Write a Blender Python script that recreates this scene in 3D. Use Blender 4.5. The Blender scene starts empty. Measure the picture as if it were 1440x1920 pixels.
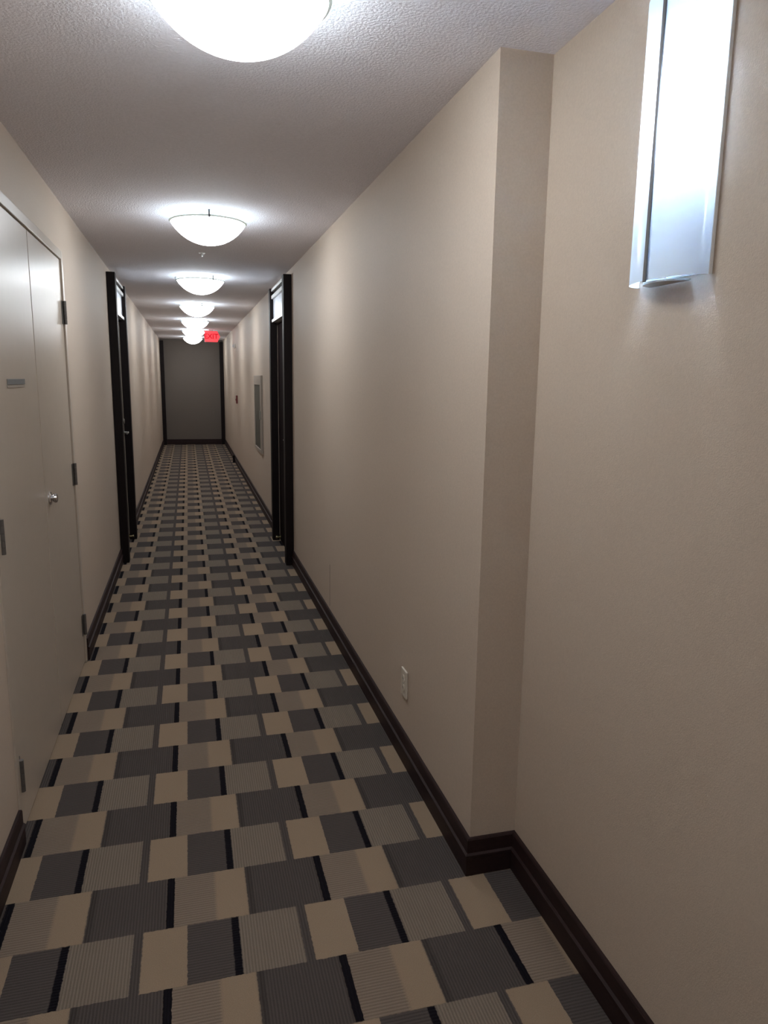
import bpy, bmesh, math
from mathutils import Matrix, Vector

S = bpy.context.scene
COL = S.collection
# ---------------------------------------------------------------- camera, world, exposure
YAW, PITCH, ROLL, FPX, CAMH = 0.264680, -0.181117, 0.0139884, 1349.23, 1.5699
fw = Vector((math.sin(YAW)*math.cos(PITCH), math.cos(YAW)*math.cos(PITCH), math.sin(PITCH)))
rt = Vector((math.cos(YAW), -math.sin(YAW), 0.0))
up = rt.cross(fw)
r2 = rt*math.cos(ROLL) + up*math.sin(ROLL)
u2 = -rt*math.sin(ROLL) + up*math.cos(ROLL)
cam = bpy.data.cameras.new('camera')
cam.sensor_fit = 'HORIZONTAL'; cam.sensor_width = 36.0; cam.lens = FPX/1440*36.0
cam.clip_start = 0.02; cam.clip_end = 100
cam_o = bpy.data.objects.new('camera', cam); COL.objects.link(cam_o)
m3 = Matrix((r2, u2, -fw)).transposed()
cam_o.matrix_world = Matrix.Translation((0, 0, CAMH)) @ m3.to_4x4()
S.camera = cam_o
w = bpy.data.worlds.new('world'); S.world = w; w.use_nodes = True
w.node_tree.nodes['Background'].inputs[0].default_value = (0.02, 0.02, 0.022, 1)
w.node_tree.nodes['Background'].inputs[1].default_value = 1.0
S.view_settings.view_transform = 'Standard'
S.view_settings.look = 'None'
S.view_settings.gamma = 1.0
S.view_settings.use_curve_mapping = False
S.view_settings.exposure = 3.45
S.cycles.diffuse_bounces = 8
S.cycles.max_bounces = 14
S.cycles.sample_clamp_indirect = 12.0

# ---------------------------------------------------------------- dimensions (metres)
XL, XR, XN = -0.600, 0.828, 0.984      # left wall, right wall, set-back right wall near the camera
YC, YE, YB = 1.942, 17.78, -2.6        # corner of the set-back, end wall, wall behind the camera
H = 2.44
BULB = 0.6       # radiance of the ceiling bulbs
TUBE = 27.0       # radiance of the sconce tube
BOWL = 2.3        # radiance of the lit opal bowls

# ---------------------------------------------------------------- materials
def new_mat(name):
    m = bpy.data.materials.new(name); m.use_nodes = True
    nt = m.node_tree
    return m, nt, nt.nodes['Principled BSDF']

def mat(name, col, rough=0.5, metal=0.0, spec=0.5, noise=None, bump=None, nscale=None, stretch=None):
    """noise: colour variation amount; bump: (scale, strength, distance)"""
    m, nt, b = new_mat(name)
    b.inputs['Base Color'].default_value = (*col, 1)
    b.inputs['Roughness'].default_value = rough
    b.inputs['Metallic'].default_value = metal
    b.inputs['Specular IOR Level'].default_value = spec
    tc = nt.nodes.new('ShaderNodeTexCoord')
    vec = tc.outputs['Object']
    if stretch:
        mp = nt.nodes.new('ShaderNodeMapping'); mp.inputs['Scale'].default_value = stretch
        nt.links.new(vec, mp.inputs['Vector']); vec = mp.outputs[0]
    if noise:
        n = nt.nodes.new('ShaderNodeTexNoise'); n.inputs['Scale'].default_value = nscale or 60
        n.inputs['Detail'].default_value = 3
        nt.links.new(vec, n.inputs['Vector'])
        r = nt.nodes.new('ShaderNodeMapRange')
        r.inputs['From Min'].default_value = 0.25; r.inputs['From Max'].default_value = 0.75
        r.inputs['To Min'].default_value = 1-noise; r.inputs['To Max'].default_value = 1+noise
        nt.links.new(n.outputs['Fac'], r.inputs['Value'])
        v = nt.nodes.new('ShaderNodeVectorMath'); v.operation = 'SCALE'
        v.inputs[0].default_value = col
        nt.links.new(r.outputs[0], v.inputs['Scale'])
        nt.links.new(v.outputs[0], b.inputs['Base Color'])
    if bump:
        n2 = nt.nodes.new('ShaderNodeTexNoise'); n2.inputs['Scale'].default_value = bump[0]
        n2.inputs['Detail'].default_value = 2
        nt.links.new(vec, n2.inputs['Vector'])
        bp = nt.nodes.new('ShaderNodeBump'); bp.inputs['Strength'].default_value = bump[1]
        bp.inputs['Distance'].default_value = bump[2]
        nt.links.new(n2.outputs['Fac'], bp.inputs['Height'])
        nt.links.new(bp.outputs[0], b.inputs['Normal'])
    return m

def emit_mat(name, col, strength):
    m, nt, b = new_mat(name)
    b.inputs['Base Color'].default_value = (*col, 1)
    b.inputs['Emission Color'].default_value = (*col, 1)
    b.inputs['Emission Strength'].default_value = strength
    return m

def opal_mat(name, col, trans, gloss=0.08):
    """opal glass / acrylic: diffusely translucent sheet with a faint sheen"""
    m = bpy.data.materials.new(name); m.use_nodes = True
    nt = m.node_tree; nt.nodes.clear()
    out = nt.nodes.new('ShaderNodeOutputMaterial')
    d = nt.nodes.new('ShaderNodeBsdfDiffuse'); d.inputs[0].default_value = (*col, 1)
    t = nt.nodes.new('ShaderNodeBsdfTranslucent'); t.inputs[0].default_value = (*col, 1)
    g = nt.nodes.new('ShaderNodeBsdfGlossy'); g.inputs[0].default_value = (1, 1, 1, 1); g.inputs['Roughness'].default_value = 0.15
    a = nt.nodes.new('ShaderNodeMixShader'); a.inputs[0].default_value = trans
    c = nt.nodes.new('ShaderNodeMixShader'); c.inputs[0].default_value = gloss
    nt.links.new(d.outputs[0], a.inputs[1]); nt.links.new(t.outputs[0], a.inputs[2])
    nt.links.new(a.outputs[0], c.inputs[1]); nt.links.new(g.outputs[0], c.inputs[2])
    nt.links.new(c.outputs[0], out.inputs['Surface'])
    return m

def carpet_mat():
    m, nt, b = new_mat('patterned_carpet')
    N, L = nt.nodes, nt.links
    def val(v):
        return v
    def mth(op, a, b_=None, c=None):
        n = N.new('ShaderNodeMath'); n.operation = op
        for i, x in enumerate((a, b_, c)):
            if x is None: continue
            if isinstance(x, (int, float)): n.inputs[i].default_value = x
            else: L.new(x, n.inputs[i])
        return n.outputs[0]
    tc = N.new('ShaderNodeTexCoord')
    # the weave makes every edge a little uneven
    nz = N.new('ShaderNodeTexNoise'); nz.inputs['Scale'].default_value = 90; L.new(tc.outputs['Object'], nz.inputs['Vector'])
    wob = mth('MULTIPLY', mth('SUBTRACT', nz.outputs['Fac'], 0.5), 0.006)
    sp = N.new('ShaderNodeSeparateXYZ'); L.new(tc.outputs['Object'], sp.inputs[0])
    X, Y = sp.outputs[0], sp.outputs[1]
    PX, PY = 0.4635, 0.4362
    def band(a, lo, hi, soft=0.0016):
        up_ = mth('SMOOTH_MIN', 1.0, mth('MAXIMUM', 0.0, mth('MULTIPLY_ADD', mth('SUBTRACT', a, lo), 0.5/soft, 0.5)), 0.0)
        dn = mth('MINIMUM', 1.0, mth('MAXIMUM', 0.0, mth('MULTIPLY_ADD', mth('SUBTRACT', hi, a), 0.5/soft, 0.5)))
        up_ = mth('MINIMUM', 1.0, up_)
        return mth('MULTIPLY', up_, dn)
    u = mth('FLOORED_MODULO', mth('ADD', mth('ADD', X, 0.092), wob), PX)
    v = mth('FLOORED_MODULO', mth('ADD', mth('SUBTRACT', Y, 1.707), wob), PY)
    us = mth('FLOORED_MODULO', mth('SUBTRACT', u, 0.038), PX)       # small blocks start at 0
    W = band(v, PY/2, PY+1)
    # whole-block index -> slight colour drift between dye lots
    bi = mth('FLOOR', mth('DIVIDE', mth('ADD', X, 0.092), PX)); bj = mth('FLOOR', mth('DIVIDE', mth('SUBTRACT', Y, 1.707), PY))
    def rgb(c):
        n = N.new('ShaderNodeRGB'); n.outputs[0].default_value = (*c, 1); return n.outputs[0]
    def mix(f, a, b_):
        n = N.new('ShaderNodeMix'); n.data_type = 'RGBA'
        L.new(f, n.inputs[0]); L.new(a, n.inputs[6]); L.new(b_, n.inputs[7]); return n.outputs[2]
    tan, beige, dark, black, grey = rgb(C_TAN), rgb(C_BEIGE), rgb(C_DARK), rgb(C_BLACK), rgb(C_GREY)
    edge = rgb(C_EDGE)
    # wide row: tan | beige | dark (with a darker edge stripe) | black
    cw = mix(band(u, 0.122, 0.217, 0.006), tan, beige)
    cw = mix(band(u, 0.217, 0.4405), cw, dark)
    cw = mix(band(u, 0.219, 0.236, 0.004), cw, edge)
    cw = mix(band(u, 0.4405, 0.6), cw, black)
    # small row: dark | black | grey tan | dark line | beige
    cs = mix(band(us, 0.1245, 0.146), dark, black)
    cs = mix(band(us, 0.146, 0.317), cs, grey)
    cs = mix(band(us, 0.317, 0.342), cs, dark)
    cs = mix(band(us, 0.342, 0.6), cs, beige)
    col = mix(W, cs, cw)
    # ribs: along the corridor in the grey and the wide dark blocks, across it elsewhere
    ra = mth('SINE', mth('MULTIPLY', X, 2*math.pi/0.0085)); rb = mth('SINE', mth('MULTIPLY', Y, 2*math.pi/0.0095))
    fa = mth('ADD', mth('MULTIPLY', W, band(u, 0.217, 0.6)), mth('MULTIPLY', mth('SUBTRACT', 1.0, W), band(us, 0.146, 0.342)))
    fb = mth('SUBTRACT', 1.0, fa)
    smooth = mth('ADD', mth('MULTIPLY', W, band(u, 0.122, 0.217)), mth('MULTIPLY', mth('SUBTRACT', 1.0, W), band(us, 0.342, 0.6)))
    rib = mth('ADD', mth('MULTIPLY', fa, ra), mth('MULTIPLY', fb, rb))
    rib = mth('MULTIPLY', rib, mth('SUBTRACT', 1.0, smooth))
    fuzz = N.new('ShaderNodeTexNoise'); fuzz.inputs['Scale'].default_value = 420; fuzz.inputs['Detail'].default_value = 2
    L.new(tc.outputs['Object'], fuzz.inputs['Vector'])
    h = mth('ADD', mth('MULTIPLY', rib, 0.5), fuzz.outputs['Fac'])
    gain = mth('ADD', mth('MULTIPLY', rib, 0.17), mth('MULTIPLY_ADD', fuzz.outputs['Fac'], 0.5, 0.75))
    sc = N.new('ShaderNodeVectorMath'); sc.operation = 'SCALE'; L.new(col, sc.inputs[0]); L.new(gain, sc.inputs['Scale'])
    L.new(sc.outputs[0], b.inputs['Base Color'])
    b.inputs['Roughness'].default_value = 0.95; b.inputs['Specular IOR Level'].default_value = 0.1
    bp = N.new('ShaderNodeBump'); bp.inputs['Strength'].default_value = 0.8; bp.inputs['Distance'].default_value = 0.002
    L.new(h, bp.inputs['Height']); L.new(bp.outputs[0], b.inputs['Normal'])
    return m

C_TAN, C_BEIGE, C_GREY = (0.212, 0.165, 0.127), (0.285, 0.212, 0.147), (0.196, 0.160, 0.127)
C_DARK, C_BLACK, C_EDGE = (0.078, 0.066, 0.061), (0.007, 0.006, 0.009), (0.058, 0.049, 0.045)

M = {}
M['carpet'] = carpet_mat()
M['wall'] = mat('beige_vinyl_wallcovering', (0.53, 0.440, 0.356), 0.62, spec=0.35, noise=0.05, nscale=160, bump=(330, 0.25, 0.002))
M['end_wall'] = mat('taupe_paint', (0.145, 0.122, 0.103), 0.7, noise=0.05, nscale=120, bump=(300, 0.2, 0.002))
M['ceiling'] = mat('textured_white_ceiling', (0.82, 0.80, 0.855), 0.9, spec=0.2, noise=0.04, nscale=70, bump=(125, 0.6, 0.005))
M['wood'] = mat('espresso_wood', (0.008, 0.0042, 0.0045), 0.55, spec=0.2, noise=0.3, nscale=12, stretch=(8, 8, 1))
M['leaf'] = mat('espresso_door', (0.010, 0.0055, 0.0058), 0.85, spec=0.04, noise=0.3, nscale=12, stretch=(8, 8, 1))
M['base'] = mat('espresso_baseboard', (0.024, 0.0115, 0.0115), 0.55, spec=0.25, noise=0.25, nscale=9, stretch=(8, 1, 8))
M['cream'] = mat('cream_semi_gloss_paint', (0.47, 0.405, 0.335), 0.33, spec=0.5, noise=0.02, nscale=20, bump=(60, 0.05, 0.002))
M['white'] = mat('white_enamel', (0.82, 0.83, 0.82), 0.3)
M['panel'] = mat('glossy_white_panel', (0.78, 0.82, 0.90), 0.30, noise=0.04, nscale=8)
M['plastic'] = mat('ivory_plastic', (0.62, 0.56, 0.47), 0.35)
M['slot'] = mat('dark_slot', (0.03, 0.03, 0.03), 0.5)
M['steel'] = mat('brushed_steel', (0.42, 0.41, 0.39), 0.35, metal=1.0, noise=0.1, nscale=80, stretch=(1, 1, 20))
M['hinge'] = mat('dull_hinge_steel', (0.16, 0.15, 0.14), 0.45, metal=0.6)
M['chrome'] = mat('polished_chrome', (0.72, 0.72, 0.74), 0.12, metal=1.0)
M['brass'] = mat('satin_brass', (0.65, 0.58, 0.36), 0.25, metal=1.0)
M['dark_rail'] = mat('grey_metal_rail', (0.16, 0.16, 0.165), 0.4, metal=0.7)
M['bowl'] = emit_mat('lit_opal_glass', (0.93, 0.97, 1.0), BOWL)
M['acrylic'] = opal_mat('white_acrylic', (0.74, 0.87, 1.0), 0.10, 0.05)
M['bulb'] = emit_mat('lit_bulb', (0.92, 0.97, 1.0), BULB)
M['rim'] = mat('greenish_glass_rim', (0.72, 0.78, 0.72), 0.2)
M['glow_shell'] = emit_mat('weak_glow_shell', (0.84, 0.95, 1.0), BOWL*0.35)  # added inner shell, glows weaker than the bowl
M['tube'] = emit_mat('lit_tube', (0.90, 0.95, 1.0), TUBE)
M['exit'] = emit_mat('lit_red_face', (1.0, 0.05, 0.06), 0.125)
M['exit_letter'] = emit_mat('lit_red_letter', (0.45, 0.0, 0.012), 0.09)
M['sign'] = mat('grey_sign_plate', (0.20, 0.20, 0.20), 0.7, spec=0.1)
M['red'] = mat('red_alarm_enamel', (0.13, 0.014, 0.014), 0.5)
M['cab_metal'] = mat('pale_cabinet_metal', (0.33, 0.285, 0.24), 0.45)
M['cab_glass'] = mat('dark_cabinet_glass', (0.085, 0.083, 0.068), 0.55, spec=0.15, noise=0.1, nscale=4)

# ---------------------------------------------------------------- helpers
def bx(bm, x0, x1, y0, y1, z0, z1, bev=0.0):
    r = bmesh.ops.create_cube(bm, size=1.0)
    vs = r['verts']
    for v in vs:
        v.co = Vector(((x0+x1)/2 + v.co.x*abs(x1-x0), (y0+y1)/2 + v.co.y*abs(y1-y0), (z0+z1)/2 + v.co.z*abs(z1-z0)))
    if bev:
        es = list({e for v in vs for e in v.link_edges})
        bmesh.ops.bevel(bm, geom=es, offset=bev, segments=2, affect='EDGES', profile=0.5)

def tube(bm, p0, p1, r, n=16, r1=None):
    p0, p1 = Vector(p0), Vector(p1); d = p1-p0
    mtx = Matrix.Translation((p0+p1)/2) @ d.to_track_quat('Z', 'Y').to_matrix().to_4x4()
    bmesh.ops.create_cone(bm, cap_ends=True, cap_tris=False, segments=n, radius1=r, radius2=r if r1 is None else r1, depth=d.length, matrix=mtx)

def lathe(bm, prof, n=48, mtx=None):
    """prof: list of (radius, z); closed poles where radius is 0"""
    rings = []
    for r, z in prof:
        if r < 1e-6: rings.append([bm.verts.new((0, 0, z))])
        else: rings.append([bm.verts.new((r*math.cos(2*math.pi*i/n), r*math.sin(2*math.pi*i/n), z)) for i in range(n)])
    for a, b in zip(rings, rings[1:]):
        for i in range(n):
            j = (i+1) % n
            if len(a) == 1 and len(b) == 1: continue
            if len(a) == 1: bm.faces.new((a[0], b[i], b[j]))
            elif len(b) == 1: bm.faces.new((a[i], b[0], a[j]))
            else: bm.faces.new((a[i], b[i], b[j], a[j]))
    if mtx is not None:
        for ring in rings:
            for v in ring: v.co = mtx @ v.co

def prism(bm, pts, axis, a, b):
    """extrude a 2-D outline: axis 'x' -> pts are (y,z), 'y' -> (x,z), 'z' -> (x,y)"""
    def P(p, t):
        return {'x': (t, p[0], p[1]), 'y': (p[0], t, p[1]), 'z': (p[0], p[1], t)}[axis]
    A = [bm.verts.new(P(p, a)) for p in pts]; B = [bm.verts.new(P(p, b)) for p in pts]
    bm.faces.new(A); bm.faces.new(B[::-1])
    for i in range(len(pts)):
        j = (i+1) % len(pts); bm.faces.new((A[i], A[j], B[j], B[i]))

def obj(name, bm, m, parent=None, smooth=False, origin=None):
    bmesh.ops.recalc_face_normals(bm, faces=bm.faces[:])
    me = bpy.data.meshes.new(name)
    if origin is not None:
        for v in bm.verts: v.co -= Vector(origin)
    bm.to_mesh(me); bm.free()
    me.materials.append(M[m])
    if smooth:
        for p in me.polygons: p.use_smooth = True
        me.set_sharp_from_angle(angle=math.radians(40))
    o = bpy.data.objects.new(name, me); COL.objects.link(o)
    if origin is not None: o.location = origin
    if parent is not None: o.parent = parent
    return o

def empty(name, loc=(0, 0, 0)):
    o = bpy.data.objects.new(name, None); COL.objects.link(o); o.location = loc
    o.empty_display_size = 0.05
    return o

def tag(o, label=None, cat=None, group=None, kind=None):
    for k, v in (('label', label), ('category', cat), ('group', group), ('kind', kind)):
        if v: o[k] = v
    return o

def BM(): return bmesh.new()

# ---------------------------------------------------------------- structure
WT = 0.12
D1 = (2.445, 4.125, 2.190)              # cream double door opening in the left wall (y0, y1, top)
D2 = (6.08, 6.98, 2.385)                # right suite door
D3 = (6.45, 7.30, 2.385)                # left suite door

def wall_along(bm, x0, x1, y0, y1, openings=()):
    y = y0
    for a, b, t in openings:
        bx(bm, x0, x1, y, a, 0, H); bx(bm, x0, x1, a, b, t, H); y = b
    bx(bm, x0, x1, y, y1, 0, H)

bm = BM(); bx(bm, XL-WT, XN+WT, YB-WT, YE+WT, -0.08, 0.0)
tag(obj('floor', bm, 'carpet'), 'patterned corridor carpet of beige, tan, charcoal and black blocks', kind='structure')
bm = BM(); bx(bm, XL-WT, XN+WT, YB-WT, YE+WT, H, H+0.08)
tag(obj('ceiling', bm, 'ceiling'), 'stippled white corridor ceiling', kind='structure')
bm = BM(); wall_along(bm, XL-WT, XL, YB, YE, (D1, D3))
wl = tag(obj('wall_left', bm, 'wall'), 'long beige left wall of the corridor', kind='structure')
bm = BM(); wall_along(bm, XR, XN+WT, YC, YE, (D2,)); bx(bm, XN, XN+WT, YB, YC, 0, H)
wr = tag(obj('wall_right', bm, 'wall'), 'long beige right wall with a set-back corner beside the sconce', kind='structure')
bm = BM(); bx(bm, XL-WT, XN+WT, YE, YE+WT, 0, H)
tag(obj('wall_end', bm, 'end_wall'), 'dim taupe wall closing the far end of the corridor', kind='structure')
bm = BM(); bx(bm, XL-WT, XN+WT, YB-WT, YB, 0, H)
tag(obj('wall_back', bm, 'wall'), 'beige wall behind the viewer', kind='structure')

M['seam'] = mat('darker_seam', (0.36, 0.30, 0.25), 0.8)  # seam mark, a darker beige than the wallcovering
bm = BM(); bx(bm, XR-0.0012, XR+0.0005, 4.335, 4.350, 0.15, 0.42); obj('wallcovering_seam', bm, 'seam', wr)
# baseboards: stepped profile, a thicker plinth under a bead and a flat board
def bb_run(bm, side, xw, y0, y1, m0=0.0, m1=0.0):
    """board along y on the wall face xw; side +1 when the room lies towards +x. m0/m1: mitre lengths per unit thickness"""
    prof = [(0.0, 0.0), (0.016, 0.0), (0.016, 0.062), (0.019, 0.067), (0.019, 0.073), (0.012, 0.078), (0.012, 0.122), (0.009, 0.127), (0.0, 0.127)]
    A = [bm.verts.new((xw+side*t, y0+m0*t, z)) for t, z in prof]; B = [bm.verts.new((xw+side*t, y1+m1*t, z)) for t, z in prof]
    bm.faces.new(A); bm.faces.new(B[::-1])
    for i in range(len(prof)):
        j = (i+1) % len(prof); bm.faces.new((A[i], A[j], B[j], B[i]))
def bb_cross(bm, yw, x0, x1, m0=0.0, m1=0.0):
    prof = [(0.0, 0.0), (0.016, 0.0), (0.016, 0.062), (0.019, 0.067), (0.019, 0.073), (0.012, 0.078), (0.012, 0.122), (0.009, 0.127), (0.0, 0.127)]
    A = [bm.verts.new((x0+m0*t, yw-t, z)) for t, z in prof]; B = [bm.verts.new((x1+m1*t, yw-t, z)) for t, z in prof]
    bm.faces.new(A); bm.faces.new(B[::-1])
    for i in range(len(prof)):
        j = (i+1) % len(prof); bm.faces.new((A[i], A[j], B[j], B[i]))

bm = BM(); bb_run(bm, 1, XL, YB, D1[0]); bb_run(bm, 1, XL, D1[1], 6.35); bb_run(bm, 1, XL, 7.40, YE-0.10)
tag(obj('baseboard_left', bm, 'base'), 'dark brown baseboard along the left wall', kind='structure')
bm = BM(); bb_run(bm, -1, XN, YB, YC, 0, -1); bb_cross(bm, YC, XR, XN, -1, -1); bb_run(bm, -1, XR, YC, 5.98, -1, 0); bb_run(bm, -1, XR, 7.08, YE-0.10)
tag(obj('baseboard_right', bm, 'base'), 'dark brown baseboard stepping round the set-back corner', kind='structure')
bm = BM(); bb_cross(bm, YE, XL+0.085, XR-0.085)
tag(obj('baseboard_end', bm, 'base'), 'dark brown baseboard under the far end wall', kind='structure')
for n, (x0, x1, lab) in enumerate(((XL, XL+0.085, 'dark post at the left edge of the far end wall'), (XR-0.085, XR, 'dark post at the right edge of the far end wall'))):
    bm = BM(); bx(bm, x0, x1, YE-0.10, YE, 0, 2.40, 0.004)
    tag(obj(f'trim_{n+1}', bm, 'wood'), lab, kind='structure')
bm = BM(); bx(bm, XR-0.052, XR-0.0195, 13.82, 13.90, 0, 0.135, 0.003)
tag(obj('trim_3', bm, 'wood'), 'small dark plinth block at the foot of the right wall far away', kind='structure')

# ---------------------------------------------------------------- cream double door
root = tag(empty('door_1', (XL, (D1[0]+D1[1])/2, 0)), 'cream double closet door in the left wall nearest the viewer', kind='structure')
loc = root.location.copy()
def child(name, bm, m, parent, smooth=False):
    """link a mesh written in world coordinates under a parent"""
    o = obj(name, bm, m, None, smooth)
    off = Vector((0, 0, 0)); p = parent
    while p is not None: off += p.location; p = p.parent
    for v in o.data.vertices: v.co -= off
    c = Vector((0, 0, 0))
    for v in o.data.vertices: c += v.co
    c /= max(1, len(o.data.vertices))
    for v in o.data.vertices: v.co -= c
    o.location = c
    o.parent = parent
    return o
fx0, fx1 = XL-0.11, XL+0.006
bm = BM(); bx(bm, fx0, fx1, D1[0], D1[0]+0.042, 0, D1[2], 0.004); child('jamb', bm, 'cream', root)
bm = BM(); bx(bm, fx0, fx1, D1[1]-0.042, D1[1], 0, D1[2], 0.004); child('jamb', bm, 'cream', root)
bm = BM(); bx(bm, fx0, fx1, D1[0]+0.042, D1[1]-0.042, D1[2]-0.044, D1[2], 0.004); child('frame_head', bm, 'cream', root)
ys = 3.303
leaves = []
for a, b in ((D1[0]+0.045, ys-0.006), (ys+0.006, D1[1]-0.045)):
    bm = BM(); bx(bm, XL-0.050, XL-0.003, a, b, 0.012, D1[2]-0.047, 0.002)
    leaves.append(child('door_leaf', bm, 'cream', root))
for li, yh in ((0, D1[0]+0.046), (1, D1[1]-0.046)):
    for z in (0.225, 1.058, 1.885):
        bm = BM()
        s = 1 if li == 0 else -1
        for k in range(5):
            z0 = z-0.057+k*0.0232
            tube(bm, (XL+0.009, yh, z0), (XL+0.009, yh, z0+0.0222), 0.0085, 12)
        bx(bm, XL-0.0028, XL-0.0005, yh+s*0.002, yh+s*0.034, z-0.057, z+0.057)
        child('hinge', bm, 'hinge', leaves[li], True)
bm = BM(); rot = Matrix.Translation((XL-0.003, 3.392, 1.04)) @ Matrix.Rotation(math.pi/2, 4, 'Y')
lathe(bm, [(0, 0), (0.030, 0), (0.030, 0.004), (0.026, 0.008), (0.012, 0.010), (0.011, 0.013), (0.018, 0.017), (0.021, 0.023), (0.019, 0.030), (0.010, 0.033), (0, 0.034)], 24, rot)
child('door_knob', bm, 'chrome', leaves[1], True)
bm = BM(); bx(bm, XL-0.0028, XL+0.0005, 2.775, 3.050, 1.536, 1.556, 0.001)
sp_ = child('sign_plate', bm, 'sign', leaves[0])
bm = BM(); bx(bm, XL-0.0028, XL-0.0005, 2.775, 3.050, 1.526, 1.535)
child('sign_rail', bm, 'cab_metal', leaves[0])

# ---------------------------------------------------------------- dark suite doors, one on each side
def suite_door(name, side, xw, y0, y1, label, handle):
    """side: +1 room towards +x. Portal posts stand proud of the wall face xw; leaf recessed behind them"""
    root = tag(empty(name, (xw, (y0+y1)/2, 0)), label, kind='structure')
    def X(d): return xw + side*d
    def b(n, mname, d0, d1, a, c, z0, z1, par, bev=0.003):
        bm = BM(); bx(bm, X(d0), X(d1), a, c, z0, z1, bev); return child(n, bm, mname, par)
    pr = 0.066
    b('portal_post', 'wood', 0.0, pr, y0-0.10, y0, 0, 2.392, root)
    b('portal_post', 'wood', 0.0, pr, y1, y1+0.10, 0, 2.392, root)
    b('portal_head', 'wood', -0.10, 0.030, y0+0.002, y1-0.002, 2.333, 2.383, root)
    b('transom_rail', 'white', 0.0305, 0.052, y0+0.003, y1-0.003, 2.362, 2.384, root, 0.002)
    b('transom_rail', 'white', 0.012, 0.052, y0+0.003, y1-0.003, 2.296, 2.326, root, 0.002)
    b('transom_rail', 'white', 0.012, 0.050, y0+0.003, y1-0.003, 2.085, 2.112, root, 0.002)
    b('transom_panel', 'panel', 0.014, 0.034, y0+0.003, y1-0.003, 2.114, 2.294, root, 0.002)
    b('portal_head', 'wood', -0.10, 0.010, y0+0.002, y1-0.002, 2.070, 2.083, root)
    leaf = b('door_leaf', 'leaf', -0.045, -0.002, y0+0.004, y1-0.004, 0.010, 2.066, root)
    # fielded panels of the leaf
    for z0, z1 in ((0.20, 0.90), (1.28, 1.92)):
        b('leaf_panel', 'leaf', -0.0018, 0.004, y0+0.14, y1-0.14, z0, z1, leaf, 0.003)
    yk = y0+0.065 if handle == 'near' else y1-0.065
    bm = BM(); rot = Matrix.Translation((X(-0.0015), yk, 1.155)) @ Matrix.Rotation(side*math.pi/2, 4, 'Y')
    lathe(bm, [(0, 0), (0.027, 0), (0.027, 0.008), (0.020, 0.014), (0, 0.014)], 20, rot)
    child('deadbolt', bm, 'steel', leaf, True)
    bm = BM(); rot = Matrix.Translation((X(-0.0015), yk, 1.05)) @ Matrix.Rotation(side*math.pi/2, 4, 'Y')
    lathe(bm, [(0, 0), (0.027, 0), (0.027, 0.007), (0.012, 0.010), (0.010, 0.045), (0, 0.046)], 20, rot)
    s = 1 if handle == 'near' else -1
    tube(bm, (X(0.038), yk-s*0.008, 1.05), (X(0.038), yk+s*0.11, 1.048), 0.009, 12)
    child('lever_handle', bm, 'steel', leaf, True)
    ys_ = y1-0.06
    bm = BM(); rot = Matrix.Translation((X(-0.0015), ys_, 0.045)) @ Matrix.Rotation(side*math.pi/2, 4, 'Y')
    lathe(bm, [(0, 0), (0.022, 0), (0.022, 0.006), (0.010, 0.010), (0.010, 0.030), (0.016, 0.034), (0.016, 0.046), (0, 0.048)], 20, rot)
    child('door_stop', bm, 'brass', leaf, True)
    return root
suite_door('door_2', -1, XR, D2[0], D2[1], 'dark suite door with white transom in the right wall', 'near')
suite_door('door_3', 1, XL, D3[0], D3[1], 'dark suite door with white transom in the left wall', 'far')

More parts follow.
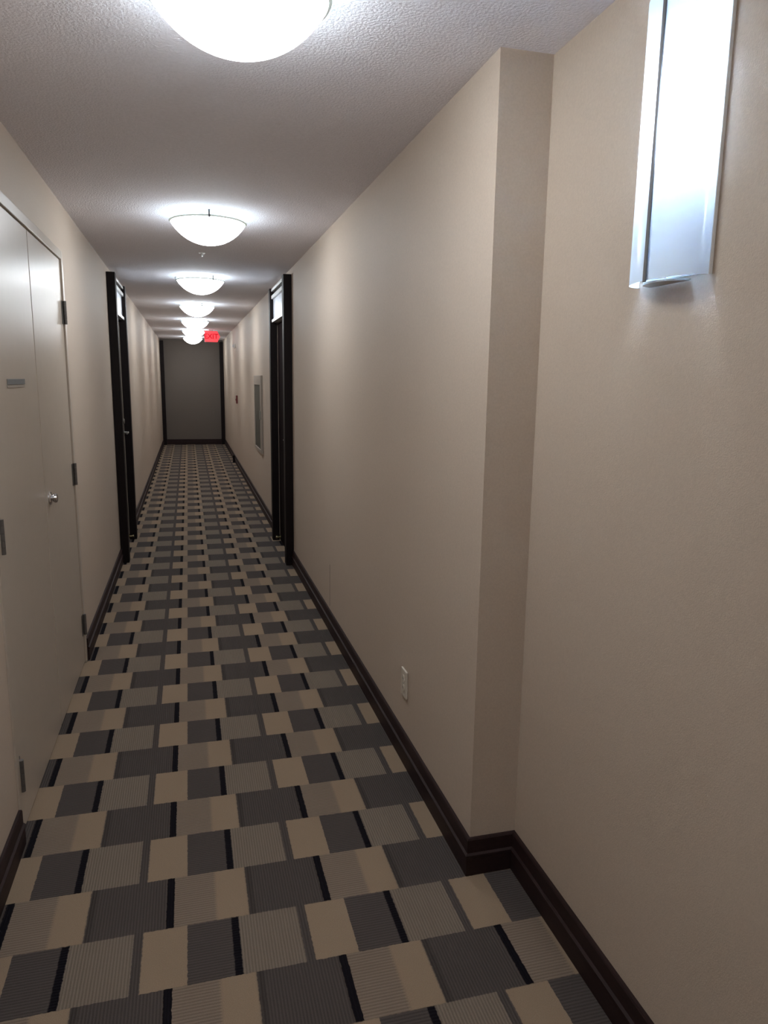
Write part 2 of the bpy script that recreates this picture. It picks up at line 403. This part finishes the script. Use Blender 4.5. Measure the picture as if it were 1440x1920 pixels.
# ---------------------------------------------------------------- ceiling bowl lights
LX = 0.137
def ceiling_light(y, label, clip0):
    root = tag(empty('ceiling_light', (LX, y, H)), label, 'ceiling light', 'row of glass bowl lights along the corridor ceiling')
    bm = BM(); lathe(bm, [(0, -0.001), (0.174, -0.001), (0.178, -0.004), (0.178, -0.017), (0.173, -0.021), (0, -0.021)], 64)
    obj('ceiling_pan', bm, 'white', root, True)
    for sx in (-1, 1):   # two bulbs under the pan; skirted bases added to block ceiling spill
        bm = BM()
        bmesh.ops.create_uvsphere(bm, u_segments=14, v_segments=10, radius=0.022, matrix=Matrix.Translation((sx*0.058, 0.0, -0.090)) @ Matrix.Diagonal((1, 1, 1.15, 1)))
        bu = obj('bulb', bm, 'bulb', root, True)
        bm = BM(); lathe(bm, [(0, -0.0215), (0.013, -0.0215), (0.014, -0.066), (0.0225, -0.072), (0.0245, -0.0985), (0.0238, -0.0985), (0.0233, -0.080), (0.0, -0.0660)], 20, Matrix.Translation((sx*0.058, 0, 0)))
        obj('lamp_base_shield', bm, 'white', bu, True)
    bm = BM()
    R0, dep, zr = 0.205, 0.121, -0.032
    prof = [(0.196, zr+0.001), (R0, zr+0.001), (R0+0.003, zr-0.004), (0.199, zr-0.010)]
    # spherical cap below the rim
    rr = 0.199; dd = dep-0.010; Rs = (rr*rr+dd*dd)/(2*dd); a0 = math.asin(rr/Rs)
    for k in range(1, 15):
        a = a0*(1-k/14); prof.append((Rs*math.sin(a) if k < 14 else 0.0, zr-0.010-(Rs*math.cos(a)-(Rs-dd))))
    lathe(bm, prof[3:], 64)
    gb = obj('glass_bowl', bm, 'bowl', root, True)
    bm = BM(); lathe(bm, [(0.1955, zr+0.001)] + [(r*0.975, z+0.0035) for r, z in prof[3:]], 64)
    obj('glow_dimming_shell', bm, 'glow_shell', gb, True)  # added shell covering the bowl's inside to weaken the glow on the ceiling
    bm = BM(); lathe(bm, [(0.1958, zr+0.001)] + prof[1:3] + [(0.1995, zr-0.0098)], 64)
    obj('glass_rim', bm, 'rim', gb, True)
    for k in range(3):
        a = clip0 + k*2*math.pi/3
        d = Vector((math.cos(a), math.sin(a), 0)); t = Vector((-d.y, d.x, 0))
        bm = BM()
        tube(bm, d*0.175+Vector((0, 0, -0.012)), d*0.206+Vector((0, 0, -0.016)), 0.004, 8)
        tube(bm, d*0.207+Vector((0, 0, -0.008)), d*0.207+Vector((0, 0, -0.046)), 0.0055, 10)
        tube(bm, d*0.207+Vector((0, 0, -0.044)), d*0.192+Vector((0, 0, -0.046)), 0.004, 8)
        obj('clip', bm, 'dark_rail', root, True)
    return root
LIGHTS = [(1.80, 'glowing bowl light cut by the top edge of the photo, nearest the viewer', 1.3),
          (4.27, 'whole glowing bowl light nearest the viewer, before the dark doorways', -math.pi/2),
          (6.76, 'second whole glowing bowl light, between the two dark doorways', -1.05),
          (9.20, 'third whole glowing bowl light, just beyond the dark doorways', -1.3),
          (11.65, 'fourth whole glowing bowl light counted from the viewer', -0.9),
          (14.10, 'fifth whole glowing bowl light, beside the red exit sign', -1.2),
          (16.60, 'farthest glowing bowl light, lowest in the photo before the end wall', -1.0)]
LIGHTS.append((-0.66, 'glowing bowl light behind the viewer, outside the photo', 0.3))
for y, lab, c in LIGHTS: ceiling_light(y, lab, c)

# ---------------------------------------------------------------- wall sconce
SY, SZ0, SZ1, SX = 1.354, 1.780, 2.336, XN-0.006
SA, SD = 0.118, 0.059            # half width and depth of the bowed diffuser
def bow(f, g=None, n=40, x0=0.0):
    g = f if g is None else g
    return [(SX-x0-SD*g*math.sin(math.pi*i/n), SY+SA*f*math.cos(math.pi*i/n)) for i in range(n+1)]
root = tag(empty('wall_sconce', (XN, SY, SZ0)), 'lit bowed white sconce with a dark centre strap on the right wall', 'wall lamp')
bm = BM(); bx(bm, SX, XN-0.0005, SY-0.098, SY+0.098, SZ0+0.004, SZ1-0.004, 0.003)
child('back_plate', bm, 'chrome', root)
bm = BM()
outer, inner = bow(1.0), bow(0.982, 0.965)
A = [bm.verts.new((x, y, SZ0)) for x, y in outer]; B = [bm.verts.new((x, y, SZ1)) for x, y in outer]
for i in range(len(outer)-1): bm.faces.new((A[i], A[i+1], B[i+1], B[i]))
child('diffuser', bm, 'acrylic', root, True)
for s in (-1, 1):
    bm = BM(); bx(bm, SX-0.002, XN-0.0004, SY+s*(SA-0.002), SY+s*(SA+0.0015), SZ0, SZ1, 0.0006)
    child('diffuser_lip', bm, 'white', root)
bm = BM(); bx(bm, SX-SD-0.005, SX-SD-0.001, SY-0.0045, SY+0.0045, SZ0-0.004, SZ1+0.006, 0.001)
child('centre_strap', bm, 'dark_rail', root)
bm = BM(); tube(bm, (SX-0.022, SY, 2.02), (SX-0.022, SY, 2.170), 0.013, 20)
child('lamp_tube', bm, 'tube', root, True)
bm = BM(); tube(bm, (SX-0.022, SY, SZ0+0.006), (SX-0.022, SY, 2.018), 0.011, 16)
child('lamp_socket', bm, 'white', root, True)
for z in (SZ0-0.005, SZ1+0.001):
    bm = BM(); prism(bm, bow(0.55, 0.80, 24, 0.0005), 'z', z, z+0.004)
    child('end_bracket', bm, 'steel', root)

# ---------------------------------------------------------------- exit sign
EY = 14.0
root = tag(empty('exit_sign', (0.44, EY, H)), 'red lit exit sign pointing right, hanging far down the corridor', 'exit sign')
ex0, ex1, exp_, ez0, ez1 = 0.330, 0.558, 0.603, 2.222, 2.415
bm = BM(); prism(bm, [(ex0-0.004, ez0-0.004), (ex1, ez0-0.004), (exp_+0.004, (ez0+ez1)/2), (ex1, ez1+0.004), (ex0-0.004, ez1+0.004)], 'y', EY, EY+0.040)
child('housing', bm, 'dark_rail', root)
bm = BM(); prism(bm, [(ex0, ez0), (ex1-0.001, ez0), (exp_, (ez0+ez1)/2), (ex1-0.001, ez1), (ex0, ez1)], 'y', EY-0.006, EY-0.0005)
child('face', bm, 'exit', root)
bm = BM(); bx(bm, 0.40, 0.48, EY+0.004, EY+0.036, ez1+0.0045, H-0.0005, 0.001)
child('mount', bm, 'white', root)
cu = bpy.data.curves.new('exit_text', 'FONT'); cu.body = 'EXIT'; cu.size = 0.125; cu.align_x = 'CENTER'; cu.align_y = 'CENTER'; cu.extrude = 0.001; cu.offset = 0.003
to = bpy.data.objects.new('exit_text', cu); COL.objects.link(to)
bpy.context.view_layer.update()
tm = bpy.data.meshes.new_from_object(to.evaluated_get(bpy.context.evaluated_depsgraph_get()))
bpy.data.objects.remove(to)
rx = Matrix.Rotation(math.pi/2, 4, 'X')
tm.transform(Matrix.Translation(Vector(((ex0+ex1)/2, EY-0.0075, (ez0+ez1)/2)) - root.location) @ rx)
tm.materials.clear(); tm.materials.append(M['exit_letter'])
lo = bpy.data.objects.new('lettering', tm); COL.objects.link(lo); lo.parent = root

# ---------------------------------------------------------------- small things on the ceiling and walls
SPK = 0.65
root = tag(empty('sprinkler_head', (0.128, 5.50, H)), 'tiny white sprinkler head on the ceiling behind the nearest whole bowl light', 'sprinkler')
bm = BM(); lathe(bm, [(0, -0.0005), (0.036, -0.0005), (0.034, -0.006), (0.014, -0.009), (0, -0.009)], 24); obj('escutcheon', bm, 'white', root, True)
bm = BM(); tube(bm, (0, 0, -0.009), (0, 0, -0.024), 0.008, 10); tube(bm, (-0.012, 0, -0.016), (-0.006, 0, -0.036), 0.0025, 6); tube(bm, (0.012, 0, -0.016), (0.006, 0, -0.036), 0.0025, 6)
obj('frame_arms', bm, 'steel', root, True)
bm = BM(); lathe(bm, [(0, -0.036), (0.016, -0.036), (0.016, -0.039), (0, -0.039)], 16); obj('deflector', bm, 'steel', root, True)
for c in root.children: c.data.transform(Matrix.Diagonal((SPK, SPK, SPK, 1)))

oy, oz = 2.678, 0.340
root = tag(empty('power_outlet', (XR, oy, oz)), 'ivory power outlet low on the right wall above the baseboard', 'outlet')
bm = BM(); bx(bm, XR-0.009, XR-0.0003, oy-0.037, oy+0.037, oz-0.059, oz+0.059, 0.003); child('cover_plate', bm, 'plastic', root)
for dz in (-0.020, 0.020):
    bm = BM(); rot = Matrix.Translation((XR-0.0088, oy, oz+dz)) @ Matrix.Rotation(-math.pi/2, 4, 'Y')
    lathe(bm, [(0, 0), (0.0165, 0), (0.0165, 0.002), (0, 0.002)], 20, rot)
    rc = child('receptacle', bm, 'plastic', root, True)
    bm = BM()
    for dy in (-0.006, 0.006): bx(bm, XR-0.0112, XR-0.0105, oy+dy-0.001, oy+dy+0.001, oz+dz-0.004, oz+dz+0.005)
    child('slot', bm, 'slot', rc)
bm = BM(); rot = Matrix.Translation((XR-0.0088, oy, oz)) @ Matrix.Rotation(-math.pi/2, 4, 'Y')
lathe(bm, [(0, 0), (0.004, 0), (0.0035, 0.0015), (0, 0.0018)], 12, rot); child('screw', bm, 'steel', root, True)

cy0, cy1, cz0, cz1 = 8.46, 9.36, 0.70, 1.605
root = tag(empty('fire_hose_cabinet', (XR, (cy0+cy1)/2, cz0)), 'pale metal fire cabinet with dark glass on the right wall beyond the doorway', 'fire cabinet')
bm = BM(); xa, xb = XR-0.022, XR-0.0005
bx(bm, xa, xb, cy0, cy1, cz1-0.11, cz1, 0.002); bx(bm, xa, xb, cy0, cy1, cz0, cz0+0.035, 0.002)
bx(bm, xa, xb, cy0, cy0+0.13, cz0+0.035, cz1-0.11, 0.002); bx(bm, xa, xb, cy1-0.06, cy1, cz0+0.035, cz1-0.11, 0.002)
child('cabinet_frame', bm, 'cab_metal', root)
bm = BM(); bx(bm, XR-0.012, XR-0.001, cy0+0.131, cy1-0.061, cz0+0.036, cz1-0.111); child('glass_pane', bm, 'cab_glass', root)
bm = BM(); bx(bm, xa-0.014, xa-0.0003, cy0+0.05, cy0+0.075, 1.10, 1.20, 0.003); child('pull_handle', bm, 'steel', root)

ry, rz = 12.90, 1.205
root = tag(empty('fire_alarm_pull_station', (XR, ry, rz)), 'small dark red fire alarm pull station far down the right wall', 'fire alarm')
bm = BM(); bx(bm, XR-0.028, XR-0.0005, ry-0.045, ry+0.045, rz-0.07, rz+0.07, 0.005); child('alarm_housing', bm, 'red', root)
bm = BM(); bx(bm, XR-0.036, XR-0.0285, ry-0.030, ry+0.030, rz-0.020, rz+0.012, 0.003); child('pull_bar', bm, 'red', root)
root = tag(empty('alarm_strobe', (XR, 13.2, 2.125)), 'small pale alarm strobe high on the right wall above the pull station', 'alarm strobe')
bm = BM(); bx(bm, XR-0.030, XR-0.0005, 13.14, 13.26, 2.09, 2.16, 0.004); child('strobe_base', bm, 'white', root)
bm = BM(); bx(bm, XR-0.048, XR-0.0305, 13.17, 13.23, 2.105, 2.145, 0.006); child('strobe_lens', bm, 'panel', root)
